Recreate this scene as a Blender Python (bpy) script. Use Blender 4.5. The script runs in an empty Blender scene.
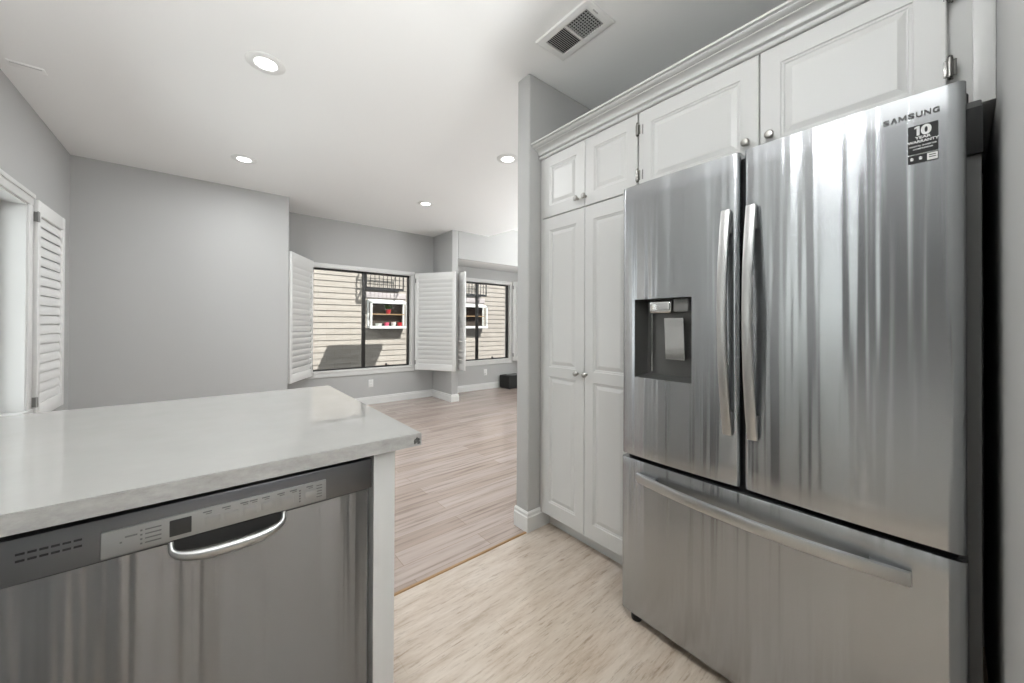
import bpy, bmesh, math, random
from mathutils import Vector, Matrix
random.seed(7)
PI = math.pi
scene = bpy.context.scene
COL = scene.collection

# ------------------------------------------------------------------ camera
FPX, YAW, CY, ROLL, EYE, PITCH = 367.84, .6909, 323.16, .0042, 1.2155, .0051
fw = Vector((math.sin(YAW), math.cos(YAW), 0)); rt = Vector((math.cos(YAW), -math.sin(YAW), 0)); up = Vector((0, 0, 1))
f2 = fw * math.cos(PITCH) + up * math.sin(PITCH); u2 = up * math.cos(PITCH) - fw * math.sin(PITCH)
r3 = rt * math.cos(ROLL) + u2 * math.sin(ROLL); u3 = u2 * math.cos(ROLL) - rt * math.sin(ROLL)
cd = bpy.data.cameras.new('camera'); cam = bpy.data.objects.new('camera', cd); COL.objects.link(cam)
cam.matrix_world = Matrix(((r3.x, u3.x, -f2.x, 0), (r3.y, u3.y, -f2.y, 0), (r3.z, u3.z, -f2.z, EYE), (0, 0, 0, 1)))
cd.sensor_fit = 'HORIZONTAL'; cd.sensor_width = 36.0; cd.lens = FPX * 36 / 1024
cd.shift_y = -(341.5 - CY) / 1024
cd.clip_start = .02; cd.clip_end = 200
scene.camera = cam

# ------------------------------------------------------------------ light and exposure
W = bpy.data.worlds.new('world'); scene.world = W; W.use_nodes = True
wn = W.node_tree; wn.nodes.clear()
wo = wn.nodes.new('ShaderNodeOutputWorld'); wb = wn.nodes.new('ShaderNodeBackground')
# overcast-bright towards the west (-X), calmer blue sky elsewhere
wt = wn.nodes.new('ShaderNodeTexCoord'); ws_ = wn.nodes.new('ShaderNodeSeparateXYZ'); wr = wn.nodes.new('ShaderNodeValToRGB')
wm = wn.nodes.new('ShaderNodeMapRange'); wm.inputs[1].default_value = 1; wm.inputs[2].default_value = -1
wn.links.new(wt.outputs['Generated'], ws_.inputs[0]); wn.links.new(ws_.outputs[0], wm.inputs[0]); wn.links.new(wm.outputs[0], wr.inputs[0])
wr.color_ramp.elements[0].position = .5; wr.color_ramp.elements[0].color = (.020, .025, .038, 1)
wr.color_ramp.elements[1].position = .95; wr.color_ramp.elements[1].color = (.92, .97, 1, 1)
wn.links.new(wr.outputs[0], wb.inputs[0]); wb.inputs[1].default_value = 5.0
wn.links.new(wb.outputs[0], wo.inputs[0])

sl = bpy.data.lights.new('sun', 'SUN'); sun = bpy.data.objects.new('sun', sl); COL.objects.link(sun)
sl.energy = 8.2; sl.angle = .009; sl.color = (1, .98, .95)
sun.rotation_euler = Vector((-.44, 1, -1.1)).to_track_quat('-Z', 'Y').to_euler(); sun.location = (3, -2, 8)

LAMP_W = 13.5          # each recessed downlight
GLOBE_W = 38.0         # each opal globe added out of view to brighten the rooms
vs = scene.view_settings
vs.view_transform = 'Standard'; vs.look = 'None'; vs.exposure = 0.0; vs.gamma = 1.0; vs.use_curve_mapping = False

# ------------------------------------------------------------------ materials
def mat(name, col=(.8, .8, .8), rough=.5, metal=0., **kw):
    m = bpy.data.materials.new(name); m.use_nodes = True
    b = m.node_tree.nodes['Principled BSDF']
    b.inputs['Base Color'].default_value = (*col, 1); b.inputs['Roughness'].default_value = rough; b.inputs['Metallic'].default_value = metal
    for k, v in kw.items(): b.inputs[k].default_value = v
    return m
def nd(m, t, **kw):
    n = m.node_tree.nodes.new(t)
    for k, v in kw.items(): setattr(n, k, v)
    return n
def lk(m, a, b): m.node_tree.links.new(a, b)
def bsdf(m): return m.node_tree.nodes['Principled BSDF']
def coords(m, scale):
    tc = nd(m, 'ShaderNodeNewGeometry'); mp = nd(m, 'ShaderNodeMapping'); mp.inputs['Scale'].default_value = scale
    lk(m, tc.outputs['Position'], mp.inputs['Vector']); return mp.outputs[0]
def noise(m, scale, detail=4, rough=.5, s=1.0):
    n = nd(m, 'ShaderNodeTexNoise'); n.inputs['Scale'].default_value = s; n.inputs['Detail'].default_value = detail; n.inputs['Roughness'].default_value = rough
    lk(m, coords(m, scale), n.inputs['Vector']); return n
def ramp(m, fac, stops):
    r = nd(m, 'ShaderNodeValToRGB'); e = r.color_ramp.elements
    while len(e) < len(stops): e.new(.5)
    for i, (p, c) in enumerate(stops): e[i].position = p; e[i].color = (*c, 1)
    lk(m, fac, r.inputs[0]); return r.outputs[0]
def mix(m, fac, a, b, mode='MIX'):
    x = nd(m, 'ShaderNodeMix', data_type='RGBA', blend_type=mode)
    for sock, v in ((x.inputs[0], fac), (x.inputs[6], a), (x.inputs[7], b)):
        if isinstance(v, (int, float)): sock.default_value = v
        elif isinstance(v, tuple): sock.default_value = (*v, 1)
        else: lk(m, v, sock)
    return x.outputs[2]
def bump(m, h, strength, dist):
    b = nd(m, 'ShaderNodeBump'); b.inputs['Strength'].default_value = strength; b.inputs['Distance'].default_value = dist
    lk(m, h, b.inputs['Height']); lk(m, b.outputs[0], bsdf(m).inputs['Normal'])

def paint(name, col, rough=.6, tex=.12):
    m = mat(name, col, rough); n = noise(m, (90, 90, 90), 3, .5); bump(m, n.outputs[0], tex, .002); return m
M_wall = paint('grey_wall_paint', (.455, .455, .447), .55)
M_ceil = paint('white_ceiling_paint', (.90, .90, .885), .7, .2)
M_soffit = mat('white_soffit_paint', (.90, .90, .885), .16)
M_trim = mat('white_trim_paint', (.70, .70, .685), .35)
M_cab = mat('white_cabinet_paint', (.58, .578, .565), .33)
M_shut = mat('white_shutter_paint', (.77, .77, .755), .4)
M_plastic = mat('white_plastic', (.8, .8, .78), .35)
M_frame = mat('dark_bronze_aluminium', (.02, .019, .018), .4)
M_black = mat('black_plastic', (.012, .012, .012), .45)
M_dark = mat('dark_gap', (.006, .006, .006), .7)  # near-black parts; also stands in for shade inside slots, pocket and duct
M_case = mat('dark_grey_case', (.17, .17, .168), .4)
M_hinge = mat('satin_hinge_metal', (.30, .30, .29), .45, .5)
M_tall = mat('dark_grey_laminate', (.05, .05, .05), .4)
M_nickel = mat('brushed_nickel', (.36, .35, .33), .28, 1.)
M_hinge2 = mat('dark_nickel_hinge', (.20, .195, .185), .25, 1.)
M_band = mat('dark_steel_band', (.17, .172, .178), .34, 1.)
M_dwhandle = mat('dark_steel_handle', (.36, .36, .355), .30, 1.)  # darkened evenly to keep the handle from glaring white
M_chrome = mat('polished_steel', (.62, .62, .61), .16, 1.)

def steel(name, col, rough, aniso, wav, sy, axis=1):
    m = mat(name, col, rough, 1.)
    b = bsdf(m); b.inputs['Anisotropic'].default_value = aniso; b.inputs['Anisotropic Rotation'].default_value = .25
    t = nd(m, 'ShaderNodeTangent', direction_type='RADIAL', axis='Z'); lk(m, t.outputs[0], b.inputs['Tangent'])
    sc = (sy, sy, .28); n = noise(m, sc, 3, .5)
    n2 = noise(m, (sy * 4, sy * 4, .5), 2, .5); ad = nd(m, 'ShaderNodeMath', operation='MULTIPLY_ADD'); ad.inputs[1].default_value = .07
    lk(m, n2.outputs[0], ad.inputs[0]); lk(m, n.outputs[0], ad.inputs[2]); bump(m, ad.outputs[0], wav, .02)
    return m
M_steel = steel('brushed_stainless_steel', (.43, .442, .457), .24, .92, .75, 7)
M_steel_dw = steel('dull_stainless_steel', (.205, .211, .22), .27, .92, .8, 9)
M_handle = mat('satin_steel_bar', (.52, .52, .515), .36, 1.)

m = M_quartz = mat('white_quartz', (.72, .72, .70), .055)
n = noise(m, (9, 9, 9), 6, .6); lk(m, ramp(m, n.outputs[0], [(.3, (.392, .385, .371)), (.7, (.416, .409, .395))]), bsdf(m).inputs['Base Color'])
m = M_quartz_edge = mat('mottled_quartz_edge', (.66, .66, .64), .4)  # stone mottling, darkened as well to offset lamp light on the edge
n = noise(m, (30, 30, 60), 6, .7); lk(m, ramp(m, n.outputs[0], [(.3, (.29, .285, .275)), (.65, (.40, .395, .38))]), bsdf(m).inputs['Base Color'])
m = M_chip = mat('chipped_stone', (.12, .12, .11), .8)
n = noise(m, (260, 260, 260), 3, .7); lk(m, ramp(m, n.outputs[0], [(.35, (.03, .03, .03)), (.75, (.17, .17, .16))]), bsdf(m).inputs['Base Color']); bump(m, n.outputs[0], .8, .004)

# living-room laminate: boards running along X
m = M_lam = mat('pinkish_oak_laminate', (.6, .5, .45), .17)
br = nd(m, 'ShaderNodeTexBrick'); br.offset = .37; br.inputs['Scale'].default_value = 1
br.inputs['Brick Width'].default_value = 1.22; br.inputs['Row Height'].default_value = .127; br.inputs['Mortar Size'].default_value = .0014; br.inputs['Bias'].default_value = 0
br.inputs['Color1'].default_value = (0, 0, 0, 1); br.inputs['Color2'].default_value = (1, 1, 1, 1); br.inputs['Mortar'].default_value = (.5, .5, .5, 1)
lk(m, coords(m, (1, 1, 1)), br.inputs['Vector'])
base = ramp(m, br.outputs['Color'], [(0, (.355, .285, .25)), (.5, (.39, .32, .285)), (1, (.435, .365, .33))])
g = noise(m, (1.6, 34, 1), 6, .62)
c = mix(m, .55, base, ramp(m, g.outputs[0], [(.34, (.36, .29, .26)), (.5, (.95, .95, .95)), (.7, (1.18, 1.16, 1.14))]), 'MULTIPLY')
c = mix(m, br.outputs['Fac'], c, (.26, .19, .15))
lk(m, c, bsdf(m).inputs['Base Color'])
# kitchen vinyl: washed oak, short brown streaks along X
m = M_vinyl = mat('washed_oak_vinyl', (.6, .5, .4), .40)
g1 = noise(m, (3.2, 17, 1), 8, .68); g2 = noise(m, (9, 95, 1), 5, .7); g3 = noise(m, (1.1, 1.5, 1), 3, .5); g4 = noise(m, (8, 48, 1), 5, .68)
c = ramp(m, g1.outputs[0], [(.28, (.36, .29, .225)), (.43, (.525, .452, .385)), (.58, (.61, .55, .49)), (.8, (.66, .61, .56))])
c = mix(m, .6, c, ramp(m, g2.outputs[0], [(.32, (.42, .35, .29)), (.45, (.96, .94, .92)), (.75, (1.06, 1.06, 1.06))]), 'MULTIPLY')
c = mix(m, .8, c, ramp(m, g4.outputs[0], [(.30, (.50, .41, .33)), (.41, (.98, .97, .96)), (.9, (1.03, 1.03, 1.03))]), 'MULTIPLY')
c = mix(m, .6, c, ramp(m, g3.outputs[0], [(.3, (.97, .92, .83)), (.7, (1.03, 1.03, 1.05))]), 'MULTIPLY')
br = nd(m, 'ShaderNodeTexBrick'); br.offset = .41; br.inputs['Scale'].default_value = 1; br.inputs['Brick Width'].default_value = .92; br.inputs['Row Height'].default_value = .152
br.inputs['Mortar Size'].default_value = .0009; br.inputs['Color1'].default_value = (.95, .945, .93, 1); br.inputs['Color2'].default_value = (1.03, 1.03, 1.03, 1); br.inputs['Mortar'].default_value = (.88, .84, .79, 1)
lk(m, coords(m, (1, 1, 1)), br.inputs['Vector'])
c = mix(m, 1., c, br.outputs['Color'], 'MULTIPLY'); lk(m, c, bsdf(m).inputs['Base Color'])
M_strip = mat('brown_transition_strip', (.30, .17, .07), .4)

m = M_siding = mat('beige_siding', (.5, .45, .38), .75)
n = noise(m, (3, 3, 14), 4, .6)
br = nd(m, 'ShaderNodeTexBrick'); br.inputs['Scale'].default_value = 1; br.inputs['Brick Width'].default_value = .33; br.inputs['Row Height'].default_value = .13; br.inputs['Mortar Size'].default_value = .004
br.inputs['Color1'].default_value = (1, 1, 1, 1); br.inputs['Color2'].default_value = (.93, .93, .93, 1); br.inputs['Mortar'].default_value = (.80, .78, .76, 1)
cm = nd(m, 'ShaderNodeCombineXYZ'); sp = nd(m, 'ShaderNodeSeparateXYZ'); lk(m, coords(m, (1, 1, 1)), sp.inputs[0]); lk(m, sp.outputs[0], cm.inputs[0]); lk(m, sp.outputs[2], cm.inputs[1]); lk(m, cm.outputs[0], br.inputs['Vector'])
c = mix(m, 1., ramp(m, n.outputs[0], [(.3, (.33, .297, .26)), (.7, (.375, .342, .307))]), br.outputs['Color'], 'MULTIPLY'); lk(m, c, bsdf(m).inputs['Base Color'])
M_ground = mat('darkened_concrete', (.14, .14, .15), .9)  # unseen ground, darkened to weaken light bounced onto the siding
M_iron = mat('black_iron', (.012, .012, .014), .5)
M_room_shade = mat('room_shade_brown', (.05, .035, .028), .8)
M_wood = mat('wooden_shelf', (.42, .26, .14), .5)
M_red = mat('red_glaze', (.55, .03, .04), .3)
M_pink = mat('pink_glaze', (.75, .12, .22), .3)
M_white = mat('white_glaze', (.8, .8, .78), .25)
M_leaf = mat('green_leaf', (.10, .26, .04), .5)
M_roof = mat('roof_board', (.3, .29, .28), .8)
M_sub = mat('charcoal_fabric', (.018, .018, .017), .85)
M_ink = mat('grey_printing', (.10, .10, .10), .5)
M_sticker = mat('black_sticker', (.012, .012, .012), .35)
M_stwhite = mat('white_printing', (.75, .75, .74), .5)
M_panel = mat('pale_control_strip', (.28, .28, .277), .38, .6)

def glass(name, tint=(1, 1, 1)):
    m = bpy.data.materials.new(name); m.use_nodes = True; nt = m.node_tree; nt.nodes.clear()
    o = nt.nodes.new('ShaderNodeOutputMaterial'); t = nt.nodes.new('ShaderNodeBsdfTransparent'); g = nt.nodes.new('ShaderNodeBsdfGlossy'); x = nt.nodes.new('ShaderNodeMixShader'); fr = nt.nodes.new('ShaderNodeFresnel')
    t.inputs[0].default_value = (*tint, 1); g.inputs['Roughness'].default_value = .01; fr.inputs[0].default_value = 1.2
    nt.links.new(fr.outputs[0], x.inputs[0]); nt.links.new(t.outputs[0], x.inputs[1]); nt.links.new(g.outputs[0], x.inputs[2]); nt.links.new(x.outputs[0], o.inputs[0])
    return m
M_glass = glass('window_glass', (.97, .98, .97))
def emit(name, s, col=(1, 1, 1)):
    m = bpy.data.materials.new(name); m.use_nodes = True; b = bsdf(m)
    b.inputs['Emission Color'].default_value = (*col, 1); b.inputs['Emission Strength'].default_value = s; return m
M_lens = emit('glowing_lens', 6.)
M_globe = emit('glowing_opal_glass', 3.)

# ------------------------------------------------------------------ mesh helpers
def box(bm, x0, x1, y0, y1, z0, z1, bev=0., seg=2, mi=0):
    x0, x1 = min(x0, x1), max(x0, x1); y0, y1 = min(y0, y1), max(y0, y1); z0, z1 = min(z0, z1), max(z0, z1)
    r = bmesh.ops.create_cube(bm, size=1.0)
    for v in r['verts']:
        v.co = Vector(((x0 + x1) / 2 + v.co.x * (x1 - x0), (y0 + y1) / 2 + v.co.y * (y1 - y0), (z0 + z1) / 2 + v.co.z * (z1 - z0)))
    fs = {f for v in r['verts'] for f in v.link_faces}
    for f in fs: f.material_index = mi
    if bev > 0:
        es = list({e for v in r['verts'] for e in v.link_edges})
        bmesh.ops.bevel(bm, geom=es, offset=bev, segments=seg, affect='EDGES', profile=.5, material=-1)
def tube(bm, pts, r, n=10, cap=True, ry=None, upv=Vector((0, 0, 1)), mi=0):
    """sweep an ellipse (r across, ry along the local second axis) along pts; r may be a list"""
    pts = [Vector(p) for p in pts]; rings = []
    for i, p in enumerate(pts):
        t = (pts[min(i + 1, len(pts) - 1)] - pts[max(i - 1, 0)]).normalized()
        a = t.cross(upv)
        if a.length < 1e-4: a = t.cross(Vector((1, 0, 0)))
        a.normalize(); b = a.cross(t).normalized()
        ra = r[i] if isinstance(r, (list, tuple)) else r
        rb = (ry[i] if isinstance(ry, (list, tuple)) else ry) if ry is not None else ra
        rings.append([bm.verts.new(p + a * math.cos(2 * PI * k / n) * ra + b * math.sin(2 * PI * k / n) * rb) for k in range(n)])
    for A, B in zip(rings, rings[1:]):
        for k in range(n):
            f = bm.faces.new((A[k], A[(k + 1) % n], B[(k + 1) % n], B[k])); f.material_index = mi
    if cap:
        for R in (rings[0][::-1], rings[-1]):
            f = bm.faces.new(R); f.material_index = mi
def lathe(bm, prof, center, axis='Z', n=32, mi=0):
    """prof: [(radius, height)...] about axis through center; axis may be '-X', '-Z', 'Z', '-Y'"""
    c = Vector(center); rings = []
    for r, h in prof:
        ring = []
        for k in range(n):
            a = 2 * PI * k / n; u, v = r * math.cos(a), r * math.sin(a)
            p = {'Z': (u, v, h), '-Z': (u, -v, -h), '-X': (-h, u, -v), '-Y': (u, -h, v)}[axis]
            ring.append(bm.verts.new(c + Vector(p)))
        rings.append(ring)
    for A, B in zip(rings, rings[1:]):
        for k in range(n):
            try: bm.faces.new((A[k], A[(k + 1) % n], B[(k + 1) % n], B[k])).material_index = mi
            except ValueError: pass
    for R in (rings[0][::-1], rings[-1]):
        bm.faces.new(R).material_index = mi
def quad(bm, *ps, mi=0):
    f = bm.faces.new([bm.verts.new(p) for p in ps]); f.material_index = mi; return f
def prism(bm, poly, axis, a, b, mi=0):
    """extrude a polygon of 2-D points along axis ('X': pts are (y,z); 'Y': (x,z); 'Z': (x,y)) from a to b"""
    def P(p, t): return {'X': (t, p[0], p[1]), 'Y': (p[0], t, p[1]), 'Z': (p[0], p[1], t)}[axis]
    A = [bm.verts.new(P(p, a)) for p in poly]; B = [bm.verts.new(P(p, b)) for p in poly]; n = len(poly)
    for k in range(n): bm.faces.new((A[k], A[(k + 1) % n], B[(k + 1) % n], B[k])).material_index = mi
    bm.faces.new(A[::-1]).material_index = mi; bm.faces.new(B).material_index = mi

def origin(p):
    o = Vector((0, 0, 0))
    while p is not None: o += p.location; p = p.parent
    return o
def obj(name, bm, mats, parent=None, sharp=40, local=False):
    """link bm as one mesh object; bm is in world coordinates unless local"""
    if not isinstance(mats, (list, tuple)): mats = [mats]
    bmesh.ops.recalc_face_normals(bm, faces=bm.faces)
    me = bpy.data.meshes.new(name)
    o = bpy.data.objects.new(name, me)
    if parent is not None:
        o.parent = parent
        if not local: bmesh.ops.translate(bm, verts=bm.verts, vec=-origin(parent))
    elif not local:
        lo = Vector([min(v.co[i] for v in bm.verts) for i in range(3)]); hi = Vector([max(v.co[i] for v in bm.verts) for i in range(3)])
        base = Vector(((lo.x + hi.x) / 2, (lo.y + hi.y) / 2, lo.z))
        bmesh.ops.translate(bm, verts=bm.verts, vec=-base); o.location = base
    bm.to_mesh(me); bm.free()
    for k in mats: me.materials.append(k)
    for p in me.polygons: p.use_smooth = True
    me.set_sharp_from_angle(angle=math.radians(sharp))
    COL.objects.link(o); return o
def tag(o, label, cat, group=None):
    o['label'] = label; o['category'] = cat
    if group: o['group'] = group
    return o
def thing(name, label, cat, loc, group=None, rotz=0):
    o = bpy.data.objects.new(name, None); COL.objects.link(o); o.location = loc; o.rotation_euler = (0, 0, rotz); o.empty_display_size = .1
    return tag(o, label, cat, group)
def struct(name, bm, mats, parent=None, sharp=40):
    o = obj(name, bm, mats, parent, sharp)
    if parent is None: o['kind'] = 'structure'
    return o
def sempty(name, loc):
    o = bpy.data.objects.new(name, None); COL.objects.link(o); o.location = loc; o['kind'] = 'structure'; o.empty_display_size = .1; return o
def dup(root, loc, label=None):
    r = root.copy(); COL.objects.link(r); r.location = loc
    if label: r['label'] = label
    for ch in list(root.children):
        c = ch.copy(); COL.objects.link(c); c.parent = r
        for g in ch.children:
            d = g.copy(); COL.objects.link(d); d.parent = c
    return r
def new(): return bmesh.new()
def text_mesh(bm, s, size, place, xs=1.0, mi=0, bold=.0, align='LEFT', fit=None):
    """lettering: outline text turned into faces; place maps (u, v) in the text plane to a 3-D point"""
    cu = bpy.data.curves.new('lettering', 'FONT'); cu.body = s; cu.size = size; cu.align_x = align; cu.offset = bold; cu.resolution_u = 4
    o = bpy.data.objects.new('lettering', cu); COL.objects.link(o)
    dg = bpy.context.evaluated_depsgraph_get(); me = bpy.data.meshes.new_from_object(o.evaluated_get(dg))
    x0 = 0.
    if fit:      # squeeze or stretch to a given width, left edge at 0
        x0 = min(v.co.x for v in me.vertices); xs = fit / (max(v.co.x for v in me.vertices) - x0)
    vs_ = [bm.verts.new(place((v.co.x - x0) * xs, v.co.y)) for v in me.vertices]
    for p in me.polygons:
        try: bm.faces.new([vs_[i] for i in p.vertices]).material_index = mi
        except ValueError: pass
    bpy.data.objects.remove(o); bpy.data.curves.remove(cu); bpy.data.meshes.remove(me)

# ------------------------------------------------------------------ the room
CE = 2.715           # ceiling height
XL, YB, XR1, YF = -.953, 5.026, .73, 5.70
KX = 2.28            # kitchen right-hand wall
def wall_holes(bm, axis, c0, c1, a0, a1, z0, z1, holes):
    """a wall slab from c0 to c1 across, a0..a1 along, with rectangular holes (a, b, za, zb)"""
    As = sorted({a0, a1, *[h[0] for h in holes], *[h[1] for h in holes]}); Zs = sorted({z0, z1, *[h[2] for h in holes], *[h[3] for h in holes]})
    for i in range(len(As) - 1):
        for j in range(len(Zs) - 1):
            a, b, c, d = As[i], As[i + 1], Zs[j], Zs[j + 1]
            if any(h[0] <= a and b <= h[1] and h[2] <= c and d <= h[3] for h in holes): continue
            if axis == 'Y': box(bm, c0, c1, a, b, c, d)
            else: box(bm, a, b, c0, c1, c, d)
    bmesh.ops.remove_doubles(bm, verts=bm.verts, dist=1e-5)
    dead = {}
    for f in bm.faces: dead.setdefault(tuple(sorted(v.index for v in f.verts)), []).append(f)
    bm.verts.index_update(); dead = {}
    for f in bm.faces: dead.setdefault(tuple(sorted(v.index for v in f.verts)), []).append(f)
    bmesh.ops.delete(bm, geom=[f for fs in dead.values() if len(fs) > 1 for f in fs], context='FACES_ONLY')

bm = new(); box(bm, XL - .15, 6.2, 1.613, 5.86, -.06, 0); struct('floor', bm, M_lam)
bm = new(); box(bm, XL - .15, KX + .12, -2.72, 1.613, -.06, 0); struct('floor_kitchen', bm, M_vinyl)
bm = new(); prism(bm, [(1.604, 0), (1.624, 0), (1.620, .0035), (1.608, .0035)], 'X', .38, 1.452); struct('trim_1', bm, M_strip)
bm = new()
prism(bm, [(XL - .15, CE), (3.66, CE), (4.20, 2.92), (6.2, 2.92), (6.2, 3.05), (4.16, 3.05), (3.6, CE + .13), (XL - .15, CE + .13)], 'Y', -2.72, 5.86)
struct('ceiling', bm, M_ceil, sharp=12)

LW = (2.45, 3.985, .62, 2.02)    # the shuttered window in the left wall
KW = (.30, 1.12, 1.05, 2.12)    # the window over the sink run
bm = new(); wall_holes(bm, 'Y', XL - .15, XL, -2.72, 5.86, 0, CE, [LW, KW]); struct('wall_left', bm, M_wall)
bm = new(); box(bm, XL, XR1, YB, 5.86, 0, CE); struct('wall_back', bm, M_wall)
W1 = (1.10, 2.562, .545, 2.02); W2 = (3.17, 4.66, .545, 2.02)
bm = new(); wall_holes(bm, 'X', YF, 5.86, XR1, 6.2, 0, 3.05, [W1, W2]); struct('wall_far', bm, M_wall)
bm = new(); box(bm, 2.961, 3.078, 5.07, YF, 0, CE, .012, 3); struct('wall_column', bm, M_wall)
bm = new(); box(bm, 3.078, 6.2, 5.07, YF, 2.27, 2.95, .012, 3)
bm.faces.ensure_lookup_table()
for f in bm.faces:
    if f.calc_center_median().z < 2.2705: f.material_index = 1
struct('wall_header', bm, [M_wall, M_soffit])
bm = new(); box(bm, 5.3, 6.2, 5.07, YF, 0, 2.27); struct('wall_alcove', bm, M_wall)
bm = new(); wall_holes(bm, 'Y', 6.05, 6.2, 1.722, 5.07, 0, 3.0, [(2.0, 4.6, .02, 2.12)]); struct('wall_right', bm, M_wall)
bm = new(); box(bm, 1.460, 6.2, 1.613, 1.722, 0, CE, .012, 3); struct('wall_stub', bm, M_wall)
bm = new(); box(bm, KX, KX + .12, -2.72, 1.613, 0, CE); struct('wall_kitchen_right', bm, M_wall)
bm = new(); box(bm, .78, KX, -.19, -.066, 0, CE, .012, 3); struct('wall_return', bm, M_wall)
bm = new(); wall_holes(bm, 'X', -2.84, -2.72, XL - .15, KX + .12, 0, CE, [(-.3, 1.6, .02, 2.1)]); struct('wall_rear', bm, M_wall)

# baseboards with a stepped top
def baseboard(name, runs, h=.108, t=.015):
    """runs: ((x0,y0),(x1,y1),(nx,ny)) wall line and the room-side normal"""
    bm = new()
    for (a, b, n, ea, eb) in runs:
        A, B, N = Vector((*a, 0)), Vector((*b, 0)), Vector((*n, 0)); d = (B - A).normalized()
        A2, B2 = A - d * ea * t, B + d * eb * t
        prof = [(0, 0), (t, 0), (t, h - .030), (t * .72, h - .024), (t * .72, h - .008), (t * .3, h), (0, h)]
        VA = [bm.verts.new(A + (A2 - A) * (o / t) + N * o + Vector((0, 0, z))) for o, z in prof]
        VB = [bm.verts.new(B + (B2 - B) * (o / t) + N * o + Vector((0, 0, z))) for o, z in prof]
        k = len(prof)
        for i in range(k): bm.faces.new((VA[i], VA[(i + 1) % k], VB[(i + 1) % k], VB[i]))
        bm.faces.new(VA[::-1]); bm.faces.new(VB)
    return struct(name, bm, M_trim, sharp=20)
baseboard('baseboard_stub', [((1.460, 1.722), (1.460, 1.613), (-1, 0), 0, 1), ((1.460, 1.613), (1.64, 1.613), (0, -1), 1, 0)], .115)
baseboard('baseboard_far', [((XR1, YF), (2.961, YF), (0, -1), 0, -1)], .115)
baseboard('baseboard_column', [((2.961, YF), (2.961, 5.07), (-1, 0), -1, 1), ((2.961, 5.07), (3.078, 5.07), (0, -1), 1, 1), ((3.078, 5.07), (3.078, YF), (1, 0), 1, -1)], .115)
baseboard('baseboard_alcove', [((3.078, YF), (5.3, YF), (0, -1), -1, 0)], .115)
baseboard('baseboard_left', [((XL, YB), (XL, 2.2), (1, 0), 0, 0)], .115)
baseboard('baseboard_back', [((XL, YB), (XR1, YB), (0, -1), -1, 1), ((XR1, YB), (XR1, YF), (1, 0), 1, -1)], .115)

# windows: white casing and sill, dark slider frame, two panes
def window_x(name, hole, yw, depth, casing=True, lit=True):
    """a window in a wall that runs along X; room side at y = yw, outside at yw + depth"""
    x0, x1, z0, z1 = hole; root = sempty(name, ((x0 + x1) / 2, yw, z0))
    bm = new(); c = .058; t = .018
    for a in ((x0 - c, x1 + c, z1, z1 + c), (x0 - c, x0, z0 - .02, z1), (x1, x1 + c, z0 - .02, z1)): box(bm, a[0], a[1], yw - t, yw, a[2], a[3], .004)
    e = .006
    box(bm, x0, x0 + e, yw - t, yw + depth * .7, z0, z1); box(bm, x1 - e, x1, yw - t, yw + depth * .7, z0, z1); box(bm, x0, x1, yw - t, yw + depth * .7, z1 - e, z1)
    obj('casing', bm, M_trim, root)
    bm = new(); box(bm, x0 - c, x1 + c, yw - .03, yw + depth * .7, z0 - .022, z0 + e, .004); box(bm, x0 - c, x1 + c, yw - t, yw, z0 - .085, z0 - .022, .004); obj('sill', bm, M_trim, root)
    y0, y1 = yw + depth * .30, yw + depth * .66; f = .024; xm = (x0 + x1) / 2
    bm = new()
    for a in ((x0 + e, x1 - e, z1 - e - f, z1 - e), (x0 + e, x1 - e, z0 + e, z0 + e + f * .8), (x0 + e, x0 + e + f, z0, z1), (x1 - e - f, x1 - e, z0, z1)): box(bm, a[0], a[1], y0, y1, a[2], a[3], .002)
    obj('frame', bm, M_frame, root)
    bm = new(); box(bm, xm - .024, xm + .024, y0 + .006, y1 - .006, z0 + e, z1 - e, .003); obj('meeting_rail', bm, M_frame, root)
    bm = new(); box(bm, xm + .33, xm + .36, y0 - .006, y0 + .012, z0 + e + f * .8, z0 + e + f * .8 + .035, .004); box(bm, xm + .325, xm + .385, y0 - .008, y0 + .004, z0 + e + f * .8, z0 + e + f * .8 + .012, .003); obj('latch', bm, M_frame, root)
    for a, b, yy in ((x0 + e + f, xm - .02, y0 + .018), (xm + .02, x1 - e - f, y0 + .034)):
        bm = new(); box(bm, a, b, yy, yy + .004, z0 + e + f * .8, z1 - e - f); obj('pane', bm, M_glass, root)
    return root
window_x('window_1', W1, YF, .16)
window_x('window_2', W2, YF, .16)
# the window in the left wall
y0, y1, z0, z1 = LW
root = sempty('window_3', (XL, (y0 + y1) / 2, z0)); bm = new(); c = .075; t = .022
for a in ((y0 - c, y1 + c, z1, z1 + c), (y0 - c, y0, z0 - .05, z1), (y1, y1 + c, z0 - .05, z1)):
    box(bm, XL, XL + t, a[0], a[1], a[2], a[3], .004)
box(bm, XL + .004, XL + t + .009, y0 - c - .006, y1 + c + .006, z1 + c - .022, z1 + c + .008, .004)
e = .008
for a in ((y0, y1, z1 - e, z1), (y0, y0 + e, z0, z1), (y1 - e, y1, z0, z1)): box(bm, XL - .112, XL + .01, a[0], a[1], a[2], a[3])
obj('casing', bm, M_trim, root)
bm = new(); box(bm, XL - .11, XL + .03, y0 - c, y1 + c, z0 - .03, z0 + .004, .004); obj('sill', bm, M_trim, root)
bm = new(); ym = (y0 + y1) / 2
for a in ((y0, y1, z1 - .045, z1 - e), (y0, y1, z0 + .004, z0 + .035), (y0, y0 + .04, z0, z1), (y1 - .04, y1 - e, z0, z1), (ym - .03, ym + .03, z0, z1)): box(bm, XL - .145, XL - .105, a[0], a[1], a[2], a[3])
obj('frame', bm, M_frame, root)
bm = new(); box(bm, XL - .128, XL - .124, y0 + .04, y1 - .04, z0 + .03, z1 - .04); obj('pane', bm, M_glass, root)
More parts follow.
